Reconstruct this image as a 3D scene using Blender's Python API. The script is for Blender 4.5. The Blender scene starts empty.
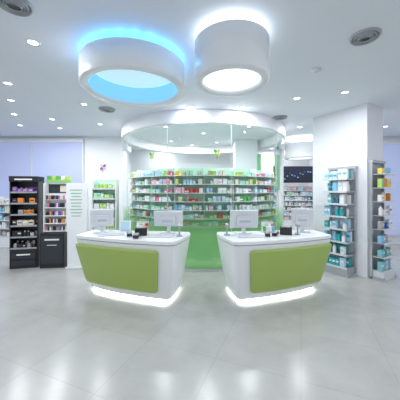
import bpy, bmesh, math, random
from mathutils import Vector, Matrix
random.seed(7)
S=bpy.context.scene
CEIL=3.38
AX=.06
# ---------------- materials
_m={}
def mat(name,col,rough=.5,metal=0,emit=0,ecol=None,noise=0,coat=0):
    if name in _m: return _m[name]
    m=bpy.data.materials.new(name); m.use_nodes=True
    nt=m.node_tree; b=nt.nodes['Principled BSDF']
    b.inputs['Base Color'].default_value=(*col,1)
    b.inputs['Roughness'].default_value=rough
    b.inputs['Metallic'].default_value=metal
    b.inputs['Coat Weight'].default_value=coat
    if emit:
        b.inputs['Emission Color'].default_value=(*(ecol or col),1)
        b.inputs['Emission Strength'].default_value=emit
    if noise:
        n=nt.nodes.new('ShaderNodeTexNoise'); n.inputs['Scale'].default_value=3; n.inputs['Detail'].default_value=4
        tc=nt.nodes.new('ShaderNodeTexCoord')
        nt.links.new(tc.outputs['Object'],n.inputs['Vector'])
        r=nt.nodes.new('ShaderNodeValToRGB')
        r.color_ramp.elements[0].color=(*[c*(1-noise) for c in col],1)
        r.color_ramp.elements[1].color=(*[min(1,c*(1+noise)) for c in col],1)
        nt.links.new(n.outputs['Fac'],r.inputs[0]); nt.links.new(r.outputs[0],b.inputs['Base Color'])
    _m[name]=m; return m
def glassmat(name,col,fac=.12,rough=.02):
    m=bpy.data.materials.new(name); m.use_nodes=True; nt=m.node_tree; nt.nodes.clear()
    o=nt.nodes.new('ShaderNodeOutputMaterial'); t=nt.nodes.new('ShaderNodeBsdfTransparent'); t.inputs[0].default_value=(*col,1)
    g=nt.nodes.new('ShaderNodeBsdfGlossy'); g.inputs['Roughness'].default_value=rough; g.inputs[0].default_value=(1,1,1,1)
    mx=nt.nodes.new('ShaderNodeMixShader'); fr=nt.nodes.new('ShaderNodeLayerWeight'); fr.inputs[0].default_value=fac
    nt.links.new(fr.outputs['Fresnel'],mx.inputs[0]); nt.links.new(t.outputs[0],mx.inputs[1]); nt.links.new(g.outputs[0],mx.inputs[2]); nt.links.new(mx.outputs[0],o.inputs[0])
    return m
WHITE=mat('white_paint',(.81,.82,.86),.6,noise=.015)
CEILM=mat('ceiling_paint',(.77,.81,.87),.7,noise=.01)
LACQ=mat('white_lacquer',(.85,.87,.89),.25,coat=.3)
GREEN=mat('green_lacquer',(.37,.50,.12),.35,coat=.15)
STEEL=mat('brushed_steel',(.5,.52,.55),.35,.8)
GREY=mat('grey_plastic',(.35,.37,.4),.5)
LGREY=mat('light_grey_plastic',(.66,.69,.73),.4)
BLACK=mat('black_plastic',(.012,.012,.016),.35)
DARK=mat('dark_panel',(.025,.03,.04),.4)
LED=mat('led_strip',(1,1,.95),.5,emit=9,ecol=(.97,1,.95))
LAMPW=mat('lamp_glow_white',(1,1,1),.5,emit=6,ecol=(1,1,1))
MINT=mat('mint_backing',(.58,.85,.68),.5)
SHELF=mat('shelf_white',(.85,.92,.89),.3)
PC=[mat('pack_'+n,c,.45) for n,c in dict(white=(.85,.85,.85),cream=(.8,.75,.6),pink=(.8,.2,.35),red=(.6,.04,.04),
 orange=(.85,.3,.05),yellow=(.85,.65,.08),green=(.12,.45,.12),lime=(.45,.7,.15),teal=(.03,.4,.42),blue=(.04,.15,.5),sky=(.25,.55,.8),
 purple=(.3,.12,.45),black=(.03,.03,.03),grey=(.4,.4,.42),white2=(.9,.92,.95),rose=(.85,.5,.6),mint=(.42,.75,.55),ice=(.5,.72,.88),ltteal=(.22,.55,.58)).items()]
PN={n:i for i,n in enumerate('white cream pink red orange yellow green lime teal blue sky purple black grey white2 rose mint ice ltteal'.split())}
def pal(s): return [PC[PN[k]] for k in s.split()]
# ---------------- mesh builder
class B:
    def __init__(s,name,T=None):
        s.name=name; s.v=[]; s.f=[]; s.mi=[]; s.sm=[]; s.mats=[]; s.T=T or Matrix.Identity(4)
    def mid(s,m):
        if m not in s.mats: s.mats.append(m)
        return s.mats.index(m)
    def add(s,vs,fs,m,smooth=False,M=None):
        o=len(s.v); M=s.T@M if M is not None else s.T
        s.v+=[M@Vector(v) for v in vs]; k=s.mid(m)
        for f in fs: s.f.append([i+o for i in f]); s.mi.append(k); s.sm.append(smooth)
    def box(s,c,d,m,rz=0,rx=0):
        M=Matrix.Translation(c)@Matrix.Rotation(rz,4,'Z')@Matrix.Rotation(rx,4,'X')
        x,y,z=[a/2 for a in d]
        vs=[(-x,-y,-z),(x,-y,-z),(x,y,-z),(-x,y,-z),(-x,-y,z),(x,-y,z),(x,y,z),(-x,y,z)]
        s.add(vs,[(0,3,2,1),(4,5,6,7),(0,1,5,4),(1,2,6,5),(2,3,7,6),(3,0,4,7)],m,M=M)
    def lathe(s,c,prof,m,n=32,smooth=True,M=None,close=False):
        vs=[];fs=[]
        for r,z in prof:
            for i in range(n):
                a=2*math.pi*i/n; vs.append((c[0]+r*math.cos(a),c[1]+r*math.sin(a),c[2]+z))
        k=len(prof); rng=range(k if close else k-1)
        for j in rng:
            j2=(j+1)%k
            for i in range(n):
                i2=(i+1)%n; fs.append((j*n+i,j*n+i2,j2*n+i2,j2*n+i))
        s.add(vs,fs,m,smooth,M)
    def cyl(s,c,r,h,m,n=20,M=None):
        s.lathe(c,[(.0005,0),(r,0)],m,n,False,M); s.lathe(c,[(r,0),(r,h)],m,n,True,M); s.lathe(c,[(r,h),(.0005,h)],m,n,False,M)
    def disc(s,c,r,m,n=32):
        s.add([(c[0]+r*math.cos(2*math.pi*i/n),c[1]+r*math.sin(2*math.pi*i/n),c[2]) for i in range(n)],[tuple(range(n))],m)
    def arc(s,C,r0,r1,z0,z1,p0,p1,n,m,smooth=True):
        vs=[];fs=[]
        for i in range(n+1):
            p=p0+(p1-p0)*i/n
            for r,z in ((r0,z0),(r1,z0),(r1,z1),(r0,z1)):
                vs.append((C[0]+r*math.sin(p),C[1]-r*math.cos(p),z))
        for i in range(n):
            for k in range(4):
                fs.append((i*4+k,i*4+(k+1)%4,i*4+4+(k+1)%4,i*4+4+k))
        fs+= [(0,1,2,3),(n*4+3,n*4+2,n*4+1,n*4)]
        s.add(vs,fs,m,False)
    def done(s,bevel=0,parent=None,recalc=True,solid=0):
        me=bpy.data.meshes.new(s.name); me.from_pydata([tuple(v) for v in s.v],[],s.f)
        for m in s.mats: me.materials.append(m)
        for p,k,q in zip(me.polygons,s.mi,s.sm): p.material_index=k; p.use_smooth=q
        if recalc:
            bm=bmesh.new(); bm.from_mesh(me); bmesh.ops.recalc_face_normals(bm,faces=bm.faces); bm.to_mesh(me); bm.free()
        ob=bpy.data.objects.new(s.name,me); S.collection.objects.link(ob)
        if solid:
            md=ob.modifiers.new('s','SOLIDIFY'); md.thickness=solid; md.offset=0
        if bevel:
            md=ob.modifiers.new('b','BEVEL'); md.width=bevel; md.segments=3; md.limit_method='ANGLE'; md.angle_limit=math.radians(40)
        if parent: ob.parent=parent
        return ob
# ---------------- shell
fl=bpy.data.materials.new('floor_tiles'); fl.use_nodes=True; nt=fl.node_tree; b=nt.nodes['Principled BSDF']
tc=nt.nodes.new('ShaderNodeTexCoord'); mp=nt.nodes.new('ShaderNodeMapping'); mp.inputs['Rotation'].default_value=(0,0,math.radians(22))
br=nt.nodes.new('ShaderNodeTexBrick'); br.offset=0; br.inputs['Scale'].default_value=1; br.inputs['Brick Width'].default_value=.8; br.inputs['Row Height'].default_value=.8
br.inputs['Mortar Size'].default_value=.003; br.inputs['Color1'].default_value=(.435,.435,.425,1); br.inputs['Color2'].default_value=(.45,.45,.44,1); br.inputs['Mortar'].default_value=(.365,.365,.355,1)
no=nt.nodes.new('ShaderNodeTexNoise'); no.inputs['Scale'].default_value=2.2; no.inputs['Detail'].default_value=8; no.inputs['Roughness'].default_value=.65
rp=nt.nodes.new('ShaderNodeValToRGB'); rp.color_ramp.elements[0].position=.3; rp.color_ramp.elements[0].color=(.88,.88,.88,1); rp.color_ramp.elements[1].position=.7; rp.color_ramp.elements[1].color=(1.04,1.04,1.03,1)
mx=nt.nodes.new('ShaderNodeMix'); mx.data_type='RGBA'; mx.blend_type='MULTIPLY'; mx.inputs[0].default_value=1
nt.links.new(tc.outputs['Object'],mp.inputs[0]); nt.links.new(mp.outputs[0],br.inputs['Vector']); nt.links.new(mp.outputs[0],no.inputs['Vector'])
nt.links.new(no.outputs['Fac'],rp.inputs[0]); nt.links.new(br.outputs['Color'],mx.inputs[6]); nt.links.new(rp.outputs[0],mx.inputs[7]); nt.links.new(mx.outputs[2],b.inputs['Base Color'])
b.inputs['Roughness'].default_value=.22
o=B('floor'); o.box((0,4,-.05),(14.2,14.4,.1),fl); o.done()
o=B('ceiling'); o.box((0,4,CEIL+.05),(14.2,14.4,.1),CEILM); o.done()
def wall(name,x0,y0,x1,y1,m=WHITE,z0=0,z1=CEIL):
    o=B(name); o.box(((x0+x1)/2,(y0+y1)/2,(z0+z1)/2),(abs(x1-x0),abs(y1-y0),z1-z0),m); return o.done()
wall('wall_left',-7.1,-3,-7,7.9); wall('wall_right',7,-3,7.1,7.9)
wall('wall_back',-3.2,10.6,4.6,10.7); wall('wall_side_left',-3.3,8.0,-3.2,10.6); wall('wall_side_right',4.6,8.0,4.7,10.6)
wall('wall_back_left',-7,7.9,-2.26,8.0); wall('wall_back_right',4.6,7.9,7,8.0)
BLIND=bpy.data.materials.new('backlit_blind'); BLIND.use_nodes=True; nt=BLIND.node_tree; b=nt.nodes['Principled BSDF']
b.inputs['Base Color'].default_value=(.36,.41,.60,1)
tc=nt.nodes.new('ShaderNodeTexCoord'); no=nt.nodes.new('ShaderNodeTexNoise'); no.inputs['Scale'].default_value=.7
rp=nt.nodes.new('ShaderNodeValToRGB'); rp.color_ramp.elements[0].color=(.30,.36,.62,1); rp.color_ramp.elements[1].color=(.5,.57,.82,1)
nt.links.new(tc.outputs['Object'],no.inputs[0]); nt.links.new(no.outputs[0],rp.inputs[0]); nt.links.new(rp.outputs[0],b.inputs['Emission Color']); b.inputs['Emission Strength'].default_value=.4
def window(name,x0,x1,z0,z1,y,n):
    o=B(name); w=(x1-x0)/n
    for i in range(n):
        o.box((x0+w*(i+.5),y-.03,(z0+z1)/2),(w-.05,.02,z1-z0),BLIND)
        o.box((x0+w*(i+.5),y-.04,z0-.02),(w-.05,.03,.03),LGREY)
    for i in range(n+1): o.box((x0+w*i,y-.03,(z0+z1)/2),(.05,.05,z1-z0+.06),LGREY)
    o.box(((x0+x1)/2,y-.04,z1+.05),(x1-x0+.05,.08,.1),WHITE)
    o.done()
window('window_1',-6.9,-3.68,.3,3.2,7.895,2)
window('window_2',4.8,6.9,.3,3.15,7.895,1)
K=Vector((3.23,4.83,0)); e=Vector((-.508,.861,0)); f=Vector((.861,.508,0)); n1=-f; n2=-e
o=B('wall_pillar'); a=[K,K+f*.63,K+f*.63+e*1.17,K+e*1.17]
o.add([tuple(p) for p in a]+[(p.x,p.y,CEIL) for p in a],[(0,1,2,3),(4,5,6,7),(0,1,5,4),(1,2,6,5),(2,3,7,6),(3,0,4,7)],WHITE); o.done()
# ---------------- drum pendant lamps
def drum(name,X,Y,r,t,z0,z1,inner,glow,power,lc,n=64):
    o=B(name)
    o.lathe((X,Y,0),[(r,z0+.015),(r-.015,z0),(r-t+.015,z0),(r-t,z0+.015),(r-t,z0+.04),],LACQ,n)
    o.lathe((X,Y,0),[(r,z0+.015),(r,z1),(r-.10,z1)],LACQ,n)
    o.lathe((X,Y,0),[(r-t,z0+.04),(r-t-.005,z1-.03)],inner,n)
    o.disc((X,Y,z1-.04),r-t,mat('lamp_diffuser_'+name,(.7,.8,.85),.5,emit=glow[0],ecol=glow[1]),n)
    o.lathe((X,Y,0),[(r-.11,z1-.01),(r-.11,z1+.03),(r-.15,z1+.03)],glow[2],n)
    for k in range(4):
        a=k*math.pi/2+.4; o.cyl((X+(r-.25)*math.cos(a),Y+(r-.25)*math.sin(a),z1-.03),.012,CEIL-z1+.03,STEEL,8)
    ob=o.done(recalc=False)
    for k in range(24):
        a=2*math.pi*k/24
        l=bpy.data.lights.new('up_glow','POINT'); l.energy=power/24; l.color=lc; l.shadow_soft_size=.035
        lo=bpy.data.objects.new('up_glow',l); S.collection.objects.link(lo); lo.location=(X+(r-.05)*math.cos(a),Y+(r-.05)*math.sin(a),z1+.045); lo.parent=ob
    return ob
CY=mat('cyan_strip',(.2,.6,1),.5,emit=2,ecol=(.1,.6,1)); WS=mat('white_strip',(1,1,1),.5,emit=3)
INB=mat('drum_inside_cyan',(.4,.72,.9),.5,emit=.3,ecol=(.18,.65,1)); INW=mat('drum_inside_white',(.9,.92,.95),.5,emit=.35,ecol=(.95,.98,1))
drum('pendant_drum_lamp',-.85,3.24,.65,.095,2.985,3.285,INB,(.5,(.55,.85,1),CY),6,(.08,.45,1))
drum('pendant_drum_lamp.001',.343,2.72,.40,.085,2.86,3.285,INW,(.75,(.85,.95,1),WS),1.8,(.8,.9,1))
drum('pendant_drum_lamp.002',3.3,8.2,.5,.10,2.72,3.2,INW,(1.2,(1,1,1),WS),5,(.95,.97,1))
# ---------------- downlights & diffusers
def ceilpt(px,py):
    d=250*(CEIL-1.7)/(190-py); return ((px-200)/250*d,d)
pts=[(33,42),(8,83),(11,100),(14,114),(84,104),(52,119),(190,107),(297,98),(243,107),(100,124),(60,128),(345,92),(362,120),(300,127),(20,125)]
pos=[ceilpt(*p) for p in pts]+[(-5.5,.8),(-3,.6),(3,.8),(5.2,1.2),(-1.3,-.6),(1.3,-.6),(4.9,6.6),(5.6,3.6),(2.4,2.4)]
def downlight(x,y,parent=None,en=15):
    o=B('downlight'); c=(x,y,CEIL)
    o.lathe(c,[(.075,-.001),(.073,-.010),(.055,-.012),(.05,-.004)],LACQ,24); o.disc((x,y,CEIL-.006),.052,LAMPW,24)
    ob=o.done(recalc=False,parent=parent)
    l=bpy.data.lights.new('bulb','AREA'); l.shape='DISK'; l.size=.12; l.energy=en; l.color=(.96,.98,1)
    lo=bpy.data.objects.new('bulb',l); S.collection.objects.link(lo); lo.location=(x,y,CEIL-.02); lo.parent=ob
for x,y in pos: downlight(x,y)
def diffuser(x,y,r):
    o=B('ceiling_air_diffuser'); z=CEIL
    rr=r
    for k in range(4):
        o.lathe((x,y,z),[(rr,-.002-.008*k),(rr*.9,-.03-.006*k),(rr*.82,-.012-.006*k)],mat('diffuser_metal',(.42,.44,.48),.35,.5),32); rr*=.76
    o.disc((x,y,z-.004),r*.97,GREY,32); o.done(recalc=False)
for p,r in (((14,3),.15),((365,36),.15),((107,109),.17),((280,117),.17)):
    x,y=ceilpt(*p); diffuser(x,y,r)
o=B('smoke_detector'); x,y=ceilpt(316,69); o.lathe((x,y,CEIL),[(.06,0),(.06,-.02),(.04,-.04),(.001,-.042)],LGREY,24); o.done(recalc=False)
# ---------------- glass rotunda
C=(.09,7.49); R=2.3
GL=glassmat('rotunda_glass',(.965,.99,.98),.13)
o=B('rotunda_bulkhead'); 
o.arc(C,R-.12,R+.03,3.11,CEIL,0,2*math.pi,96,mat('bulkhead_white',(.88,.89,.92),.5)); o.arc(C,R-.03,R+.035,3.09,3.11,0,2*math.pi,96,LGREY); bh=o.done()
for x,y in [(-1,8.6),(.6,8.8),(1.3,6.6),(-.9,6.6),(.1,7.4),(.2,6.0),(-.3,9.3)]: downlight(x,y,bh,17)
downlight(-1.6,10.1); downlight(3.6,9.2); downlight(2.9,10.1)
FM=bpy.data.materials.new('green_film_glass'); FM.use_nodes=True; nt=FM.node_tree; nt.nodes.clear()
out=nt.nodes.new('ShaderNodeOutputMaterial'); tr=nt.nodes.new('ShaderNodeBsdfTransparent'); tr.inputs[0].default_value=(.98,1,.99,1)
pb=nt.nodes.new('ShaderNodeBsdfPrincipled'); pb.inputs['Base Color'].default_value=(.22,.52,.20,1); pb.inputs['Roughness'].default_value=.25
pb.inputs['Emission Color'].default_value=(.35,.75,.30,1); pb.inputs['Emission Strength'].default_value=.12
mx=nt.nodes.new('ShaderNodeMixShader'); tc=nt.nodes.new('ShaderNodeTexCoord'); sp=nt.nodes.new('ShaderNodeSeparateXYZ'); mr=nt.nodes.new('ShaderNodeMapRange')
mr.inputs['From Min'].default_value=.75; mr.inputs['From Max'].default_value=1.24; mr.inputs['To Min'].default_value=.92; mr.inputs['To Max'].default_value=0
nt.links.new(tc.outputs['Object'],sp.inputs[0]); nt.links.new(sp.outputs['Z'],mr.inputs[0]); nt.links.new(mr.outputs[0],mx.inputs[0]); nt.links.new(tr.outputs[0],mx.inputs[1]); nt.links.new(pb.outputs[0],mx.inputs[2]); nt.links.new(mx.outputs[0],out.inputs[0])
o=B('rotunda_glass_wall')
def cylwall(o,r,z0,z1,m,p0,p1,n=80):
    vs=[];fs=[]
    for i in range(n+1):
        p=p0+(p1-p0)*i/n
        for z in (z0,z1): vs.append((C[0]+r*math.sin(p),C[1]-r*math.cos(p),z))
    for i in range(n): fs.append((2*i,2*i+2,2*i+3,2*i+1))
    o.add(vs,fs,m,True)
cylwall(o,R,0.06,3.1,GL,-1.75,1.75)
cylwall(o,R-.012,0.06,1.25,FM,-1.75,1.75)
o.arc(C,R-.03,R+.02,0,.06,-1.75,1.75,80,STEEL)
for p in (-.95,-.35,.25,.85): o.box((C[0]+R*math.sin(p),C[1]-R*math.cos(p),1.58),(.008,.014,3.05),mat('glass_joint',(.6,.7,.68),.3),rz=p)
o.done(recalc=False)
o=B('curved_medicine_shelving'); A=1.3
o.arc(C,R-.50,R-.47,.1,2.2,-A,A,48,MINT)
zs=[.72,.90,1.08,1.26,1.45,1.64,1.83,2.02]
for z in zs: o.arc(C,R-.47,R-.16,z-.014,z,-A,A,48,SHELF)
for i in range(9):
    p=-A+2*A*i/8; r=R-.36; o.box((C[0]+r*math.sin(p),C[1]-r*math.cos(p),1.1),(.012,.2,2.2),SHELF,rz=p)
o.done()
o=B('medicine_boxes'); P=pal('white white white white2 white2 mint mint rose pink mint ice ice sky white lime cream yellow white mint white red ice green')
for z in zs[1:]:
    p=-A+.03
    while p<A-.06:
        w=random.uniform(.04,.10); h=random.uniform(.06,.12)
        c=random.choice(P); rep=random.choice([1,1,2,3])
        for k in range(rep):
            if p>A-.06: break
            r=R-.25+random.uniform(-.02,.02)
            pp=p+w/2/r
            if min(abs(pp-(-A+2*A*i/8)) for i in range(9))>.5*w/r+.006:
                M=(C[0]+r*math.sin(pp),C[1]-r*math.cos(pp),z+h/2+.001)
                o.box(M,(w*.94,.1,h),c,rz=pp)
                if random.random()<.5:
                    o.box((C[0]+(r+.052)*math.sin(pp),C[1]-(r+.052)*math.cos(pp),z+h*.35),(w*.94,.004,h*.3),random.choice(P),rz=pp)
            p+=w/r+.003
        if random.random()<.2: p+=random.uniform(.02,.06)
o.done()
o=B('interior_column'); o.box((1.55,8.6,CEIL/2),(.75,.5,CEIL),WHITE); o.box((1.98,8.5,2.3),(.10,.4,1.2),mat('green_panel',(.2,.55,.25),.4)); o.done(bevel=.01)
def shelfunit(name,T,w,d,h,nsh,frame,back,palette,z0=.25,plinth=None,fill=.9,hr=(.08,.2),wr=(.05,.12),header=None,side=True,peg=False):
    o=B(name,T)
    o.box((0,.015,h/2),(w,.03,h),back)
    if side:
        for sx in (-1,1): o.box((sx*(w/2-.0125),-d/2+.03,h/2),(.025,d,h),frame)
    else:
        for sx in (-1,1):
            o.box((sx*(w/2-.02),-.02,h/2),(.04,.05,h),frame); o.box((sx*(w/2-.02),-d/2,.03),(.04,d,.06),frame)
    o.box((0,-d/2,z0/2),(w-.05,d-.02,z0),plinth or frame)
    if header:
        o.box((0,-d/2,h-.06),(w,d,.12),header)
    top=h-(.12 if header else 0)
    step=(top-z0)/nsh
    for i in range(nsh):
        z=z0+i*step
        o.box((0,-d/2,z+.01),(w-.05,d-.02,.02),frame)
        o.box((0,-d+.01,z+.012),(w-.05,.006,.035),LGREY if frame is not BLACK else GREY)
        for rowy in (-d+.09,-d+.2):
            if rowy>-.06: continue
            x=-w/2+.04
            while x<w/2-.12:
                c=random.choice(palette); ww=random.uniform(*wr); hh=min(random.uniform(*hr),step-.05); rep=random.choice([1,2,3])
                rnd=random.random()<.25
                for k in range(rep):
                    if x+ww>w/2-.035: break
                    if random.random()<fill:
                        if rnd:
                            o.cyl((x+ww/2,rowy,z+.02),ww*.42,hh*.8,c,12); o.cyl((x+ww/2,rowy,z+.02+hh*.8),ww*.2,hh*.18,PC[0],10)
                        else:
                            o.box((x+ww/2,rowy,z+.021+hh/2),(ww*.92,.07,hh),c)
                            o.box((x+ww/2,rowy-.037,z+.021+hh*.55),(ww*.7,.003,hh*.25),random.choice(palette))
                    x+=ww
                x+=.01
    return o
def TM(x,y,rz,z=0): return Matrix.Translation((x,y,z))@Matrix.Rotation(rz,4,'Z')
DM=pal('black black grey cream orange white black purple')
o=shelfunit('cosmetics_display_stand',TM(-3.90,5.75,.22),.56,.34,2.0,6,BLACK,DARK,DM,z0=.42,header=BLACK,hr=(.07,.13))
o.box((0,-.35,1.93),(.34,.006,.03),PC[0])
for z in (.12,.27): o.box((0,-.345,z),(.46,.006,.11),DARK)
o.box((0,-.35,.3),(.26,.004,.03),PC[0])
o.done(bevel=.003)
T=TM(-3.27,5.85,.12); o=B('makeup_tester_display',T)
o.box((0,-.2,.38),(.50,.42,.76),BLACK); o.box((0,-.415,.4),(.45,.01,.6),DARK)
for z,wd in ((.62,.3),(.5,.2)): o.box((0,-.424,z),(wd,.006,.035 if z>.6 else .015),PC[0])
o.box((0,-.02,1.3),(.50,.04,1.1),LACQ)
for sx in (-1,1): o.box((sx*.24,-.14,1.3),(.02,.24,1.1),LACQ)
for i,z in enumerate((.78,.95,1.12,1.30,1.48)):
    o.box((0,-.16+.01*i,z),(.48,.26-.02*i,.02),LACQ)
    x=-.21
    while x<.2:
        c=random.choice(DM+pal('pink grey black black white')); o.box((x+.015,-.2,z+.055),(.026,.05,.09),c); x+=.036
o.box((0,-.045,1.73),(.46,.01,.2),DARK); o.box((.1,-.052,1.73),(.16,.006,.15),PC[1])
o.box((0,-.06,1.9),(.50,.12,.07),mat('green_sign',(.3,.55,.15),.5))
for k in range(5): o.box((-.2+.1*k,-.07,1.98),(.085,.08,.09),random.choice(pal('green lime white')))
o.done(bevel=.003)
o=B('information_panel',TM(-2.66,5.45,.05)); o.box((0,0,.95),(.42,.08,1.80),LACQ); o.box((0,0,.025),(.42,.26,.05),LGREY)
for k in range(9): o.box((-.02,-.043,1.7-.07*k),(.26-.03*(k%3),.004,.018),mat('text_green',(.25,.5,.3),.5))
o.done(bevel=.006)
GP=pal('white white2 green lime sky white cream mint')
shelfunit('product_shelf_unit',TM(-2.27,6.1,.1),.56,.3,1.95,7,LACQ,MINT,GP,z0=.3,hr=(.07,.14)).done()
shelfunit('wall_product_shelf',TM(-5.4,7.7,0),1.3,.3,1.5,5,LACQ,LGREY,pal('white white2 sky cream grey'),z0=.3).done()
def frame_from(dirx,origin):
    y=Vector((-dirx.y,dirx.x,0)); return Matrix(((dirx.x,y.x,0,origin.x),(dirx.y,y.y,0,origin.y),(0,0,1,0),(0,0,0,1)))
cA=K+e*.45+n1*.035
o=shelfunit('pegboard_product_rack',frame_from(-e,cA),.56,.32,2.15,8,STEEL,LGREY,pal('ltteal teal ice white white2 sky white teal ice sky'),z0=.16,side=False,hr=(.12,.2),wr=(.06,.1),plinth=GREY)
o.box((0,-.02,2.15),(.58,.08,.05),STEEL); o.done()
cB=K+f*.27+n2*.035
o=shelfunit('pegboard_product_rack.001',frame_from(f,cB),.5,.24,2.25,8,STEEL,GREY,pal('white white2 ice orange yellow sky white ltteal grey lime blue'),z0=.16,side=False,hr=(.1,.18),wr=(.05,.09),plinth=LGREY,fill=.8)
o.box((0,-.02,2.25),(.52,.08,.05),STEEL); o.done()
o=shelfunit('rear_product_shelving',TM(3.6,10.2,0),1.8,.35,1.85,7,LACQ,LGREY,pal('white white2 ice cream mint rose grey white'),z0=.5); o.done()
o=B('dark_display_screen'); o.box((3.7,9.7,2.30),(1.7,.06,.64),BLACK)
for k in range(3): o.box((3.15+.55*k,9.665,2.3),(.5,.008,.5),mat('screen_blue',(.01,.015,.05),.3))
for k in range(16): o.box((2.95+.1*k+random.uniform(0,.03),9.655,2.2+random.uniform(-.08,.25)),(.05,.01,.03),random.choice(pal('ice sky grey blue')))
for sx in (2.95,4.45): o.cyl((sx,9.7,2.60),.012,CEIL-2.60,STEEL,8)
o.done()
# ---------------- reception counters
def qb(a,b,c,t): return a*(1-t)**2+b*2*t*(1-t)+c*t*t
def outline(t,s):
    L=lambda p,q: Vector((p[0]+(q[0]-p[0])*t,p[1]+(q[1]-p[1])*t))
    ir=L((.40,4.30),(.23,4.22)); cf=L((.52,3.74),(.44,3.54)); of=L((1.93,4.28),(2.10,4.10)); orr=L((1.85,4.66),(2.02,4.66)); br_=L((.42,4.40),(.26,4.42))
    mid=(cf+of)/2+Vector((.06,-.13))
    pts=[]
    m2=(ir+cf)/2+Vector((-.03,-.03))
    for i in range(6): pts.append(qb(ir,m2,cf,i/7))
    a=qb(ir,m2,cf,5.8/7); b_=cf; c=qb(cf,mid,of,.04)
    for i in range(6): pts.append(qb(a,b_,c,(i+1)/7))
    for i in range(21): pts.append(qb(cf,mid,of,.05+.92*i/20))
    a=pts[-1]; c=of+(orr-of)*.1
    for i in range(4): pts.append(qb(a,of,c,(i+1)/4))
    pts.append(orr); pts.append(br_)
    return [(AX+s*p.x,p.y) for p in pts]
def frontpt(t,u,s,off):
    L=lambda p,q: Vector((p[0]+(q[0]-p[0])*t,p[1]+(q[1]-p[1])*t))
    cf=L((.52,3.74),(.44,3.54)); of=L((1.93,4.28),(2.10,4.10)); mid=(cf+of)/2+Vector((.06,-.13))
    p=qb(cf,mid,of,u); tan=(mid-cf)*(1-u)+(of-mid)*u; tan.normalize(); n=Vector((tan.y,-tan.x)); p=p+n*off
    return (AX+s*p.x,p.y)
def counter(s):
    o=B('service_counter')
    def prof(z): return (z/.9)**.85
    def loft(zt,m):
        vs=[];fs=[]
        for z,t,ins in zt:
            pl=outline(t,s); n=len(pl); cx=sum(p[0] for p in pl)/n; cy=sum(p[1] for p in pl)/n
            for x,y in pl:
                d=Vector((x-cx,y-cy)); k=max(0,1-ins/d.length) ; vs.append((cx+d.x*k,cy+d.y*k,z))
        for j in range(len(zt)-1):
            for i in range(n): fs.append((j*n+i,j*n+(i+1)%n,(j+1)*n+(i+1)%n,(j+1)*n+i))
        fs.append(tuple(range(n))); fs.append(tuple((len(zt)-1)*n+i for i in range(n)))
        o.add(vs,fs,m,False)
    loft([(0.0,0,.10),(.055,0,.10)],LGREY)
    loft([(.03,0,.05),(.055,0,.05)],LED)
    loft([(.055+.845*i/8,prof(.9*i/8),0) for i in range(9)],LACQ)
    loft([(.90,1.02,.03),(.915,1.02,.03)],GREY)
    loft([(.915,1.05,0),(.96,1.05,0)],LACQ)
    ob=o.done()
    o=B('green_front_panel'); vs=[];fs=[];nu=24;nv=24
    u0,u1=.12,.995
    for layer in (.012,.05):
        for j in range(nv+1):
            v=j/nv; zz=.165+.665*v
            for i in range(nu+1):
                uu=i/nu; sh=0
                ev=min(v,1-v)*.665; cr=.03
                if ev<cr: sh=(cr-math.sqrt(max(0,cr*cr-(cr-ev)**2)))/1.6
                u2=u0+sh+(u1-u0-2*sh)*uu
                off=layer
                if layer>.03 : off-= .012*(1 if (i in(0,nu) or j in(0,nv)) else 0)
                x,y=frontpt(prof(max(.0,zz-.055)*.9/.845),u2,s,off); vs.append((x,y,zz))
    N=(nu+1)*(nv+1)
    for l in (0,1):
        for j in range(nv):
            for i in range(nu):
                a=l*N+j*(nu+1)+i; fs.append((a,a+1,a+nu+2,a+nu+1))
    for i in range(nu):
        for j in (0,nv): a=j*(nu+1)+i; fs.append((a,a+1,a+1+N,a+N))
    for j in range(nv):
        for i in (0,nu): a=j*(nu+1)+i; fs.append((a,a+nu+1,a+nu+1+N,a+N))
    o.add(vs,fs,GREEN,False); o.done(parent=ob)
    return ob
counter(-1); counter(1)
# ---------------- counter-top equipment
Z=.962
def monitor(x,y,rz,w=.42,h=.29):
    o=B('point_of_sale_monitor',TM(x,y,rz,Z))
    o.box((0,0,.008),(.24,.2,.016),LGREY); o.box((0,.03,.09),(.06,.03,.17),LGREY,rx=-.12)
    o.box((0,0,.25),(w,.03,h),mat('monitor_casing',(.66,.69,.72),.4),rx=.16); o.box((0,.017,.25),(w-.04,.006,h-.04),BLACK,rx=.16)
    o.box((0,-.025,.22),(w*.55,.04,h*.55),LGREY,rx=.16)
    for k in range(5): o.box((0,-.047,.2+.015*k),(w*.4,.004,.005),GREY,rx=.16)
    o.done(bevel=.006)
monitor(-1.70,4.34,.35,.38,.30); monitor(-.54,4.26,-.12,.5,.26); monitor(.74,4.2,.1,.48,.30); monitor(1.80,4.4,-.3,.36,.32)
def printer(x,y,rz,c=BLACK):
    o=B('receipt_printer',TM(x,y,rz,Z)); o.box((0,0,.06),(.19,.2,.12),c); o.box((0,-.03,.125),(.14,.1,.012),GREY); o.box((0,.0,.14),(.08,.002,.04),PC[0]); o.done(bevel=.012)
printer(-.97,4.12,.2); printer(1.44,4.2,-.3)
def terminal(x,y,rz):
    o=B('card_terminal',TM(x,y,rz,Z+.012)); o.box((0,0,.025),(.08,.17,.04),BLACK,rx=.12); o.box((0,.05,.05),(.06,.05,.006),mat('lcd',(.3,.45,.4),.3),rx=.12)
    for i in range(3):
        for j in range(4): o.box((-.02+.02*i,-.06+.02*j,.045),(.014,.012,.008),LGREY,rx=.12)
    o.done(bevel=.004)
terminal(-.98,3.85,.1); terminal(1.08,4.0,-.2); terminal(-1.13,4.0,.3); terminal(1.22,4.05,-.5)
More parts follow.
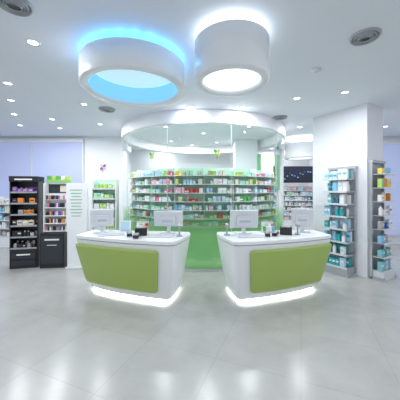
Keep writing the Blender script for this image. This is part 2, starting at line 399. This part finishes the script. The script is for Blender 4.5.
def keyboard(x,y,rz):
    o=B('keyboard',TM(x,y,rz,Z)); o.box((0,0,.012),(.4,.14,.02),LACQ)
    for i in range(14):
        for j in range(4): o.box((-.18+.0275*i,-.045+.03*j,.026),(.022,.024,.01),LGREY)
    o.done()
keyboard(-.62,3.95,-.1); keyboard(-1.45,4.1,.3); keyboard(.78,3.93,.1)
def scanner(x,y,rz):
    o=B('barcode_scanner',TM(x,y,rz,Z)); o.cyl((0,0,0),.045,.015,GREY); o.cyl((0,0,.015),.012,.12,GREY,10); o.box((0,-.01,.16),(.05,.08,.05),GREY,rx=.3); o.done(bevel=.004)
scanner(-.33,4.0,.1); scanner(.44,4.1,0); scanner(1.62,4.15,0)
o=B('leaflet_holder',TM(-1.33,4.45,.3,Z)); o.box((0,0,.01),(.2,.12,.02),LGREY); o.box((0,.02,.1),(.2,.01,.18),LACQ,rx=-.2); o.box((0,0,.1),(.14,.01,.15),PC[PN['ice']],rx=-.2); o.done()
for (x,y) in ((1.2,4.4),(-1.03,4.45)):
    o=B('countertop_product_display',TM(x,y,0,Z)); o.box((0,0,.01),(.22,.14,.02),LGREY); o.box((0,.06,.09),(.22,.01,.17),LGREY)
    for k in range(4):
        o.box((-.078+.052*k,-.03,.06),(.044,.05,.08),random.choice(P)); o.box((-.078+.052*k,.025,.08),(.044,.05,.12),random.choice(P))
    o.done()
# ---------------- flower logos
def flower(x,y,z,rz,sc,cols,name,par=None):
    o=B(name,Matrix.Translation((x,y,z))@Matrix.Rotation(rz,4,'Z')@Matrix.Rotation(math.pi/2,4,'X'))
    for k in range(4):
        a=math.pi/4+math.pi/2*k; M=Matrix.Rotation(a,4,'Z')@Matrix.Translation((sc*.55,0,0))@Matrix.Diagonal((1,.75,1,1))
        o.add([(sc*.45*math.cos(t*math.pi/8),sc*.45*math.sin(t*math.pi/8),.0) for t in range(16)],[tuple(range(16))],cols[k%len(cols)],M=M)
    o.box((0,-sc*1.0,0),(sc*.12,sc*.9,.002),PC[PN['green']])
    o.done(recalc=False,solid=.004)
flower(-3.06,7.88,2.42,0,.12,pal('purple rose'),'wall_flower_logo')
for px,z in ((152,2.45),(217,2.47)):
    dx=(px-200)/250
    a=dx*dx+1; b_=-2*(dx*C[0]+C[1]); c=C[0]**2+C[1]**2-(R+.02)**2; y=(-b_-math.sqrt(b_*b_-4*a*c))/(2*a)
    x=dx*y; flower(x,y,z,math.atan2(x-C[0],C[1]-y),.085,pal('lime green lime yellow'),'glass_flower_decal')
# ---------------- world & camera
w=bpy.data.worlds.new('w'); S.world=w; w.use_nodes=True; w.node_tree.nodes['Background'].inputs[0].default_value=(.88,.94,1,1); w.node_tree.nodes['Background'].inputs[1].default_value=.95
S.view_settings.view_transform='Standard'
cam=bpy.data.cameras.new('camera'); co=bpy.data.objects.new('camera',cam); S.collection.objects.link(co); co.location=(0,0,1.7); co.rotation_euler=(math.pi/2,0,0)
cam.lens=22.5; cam.sensor_width=36; cam.shift_y=-.025; S.camera=co
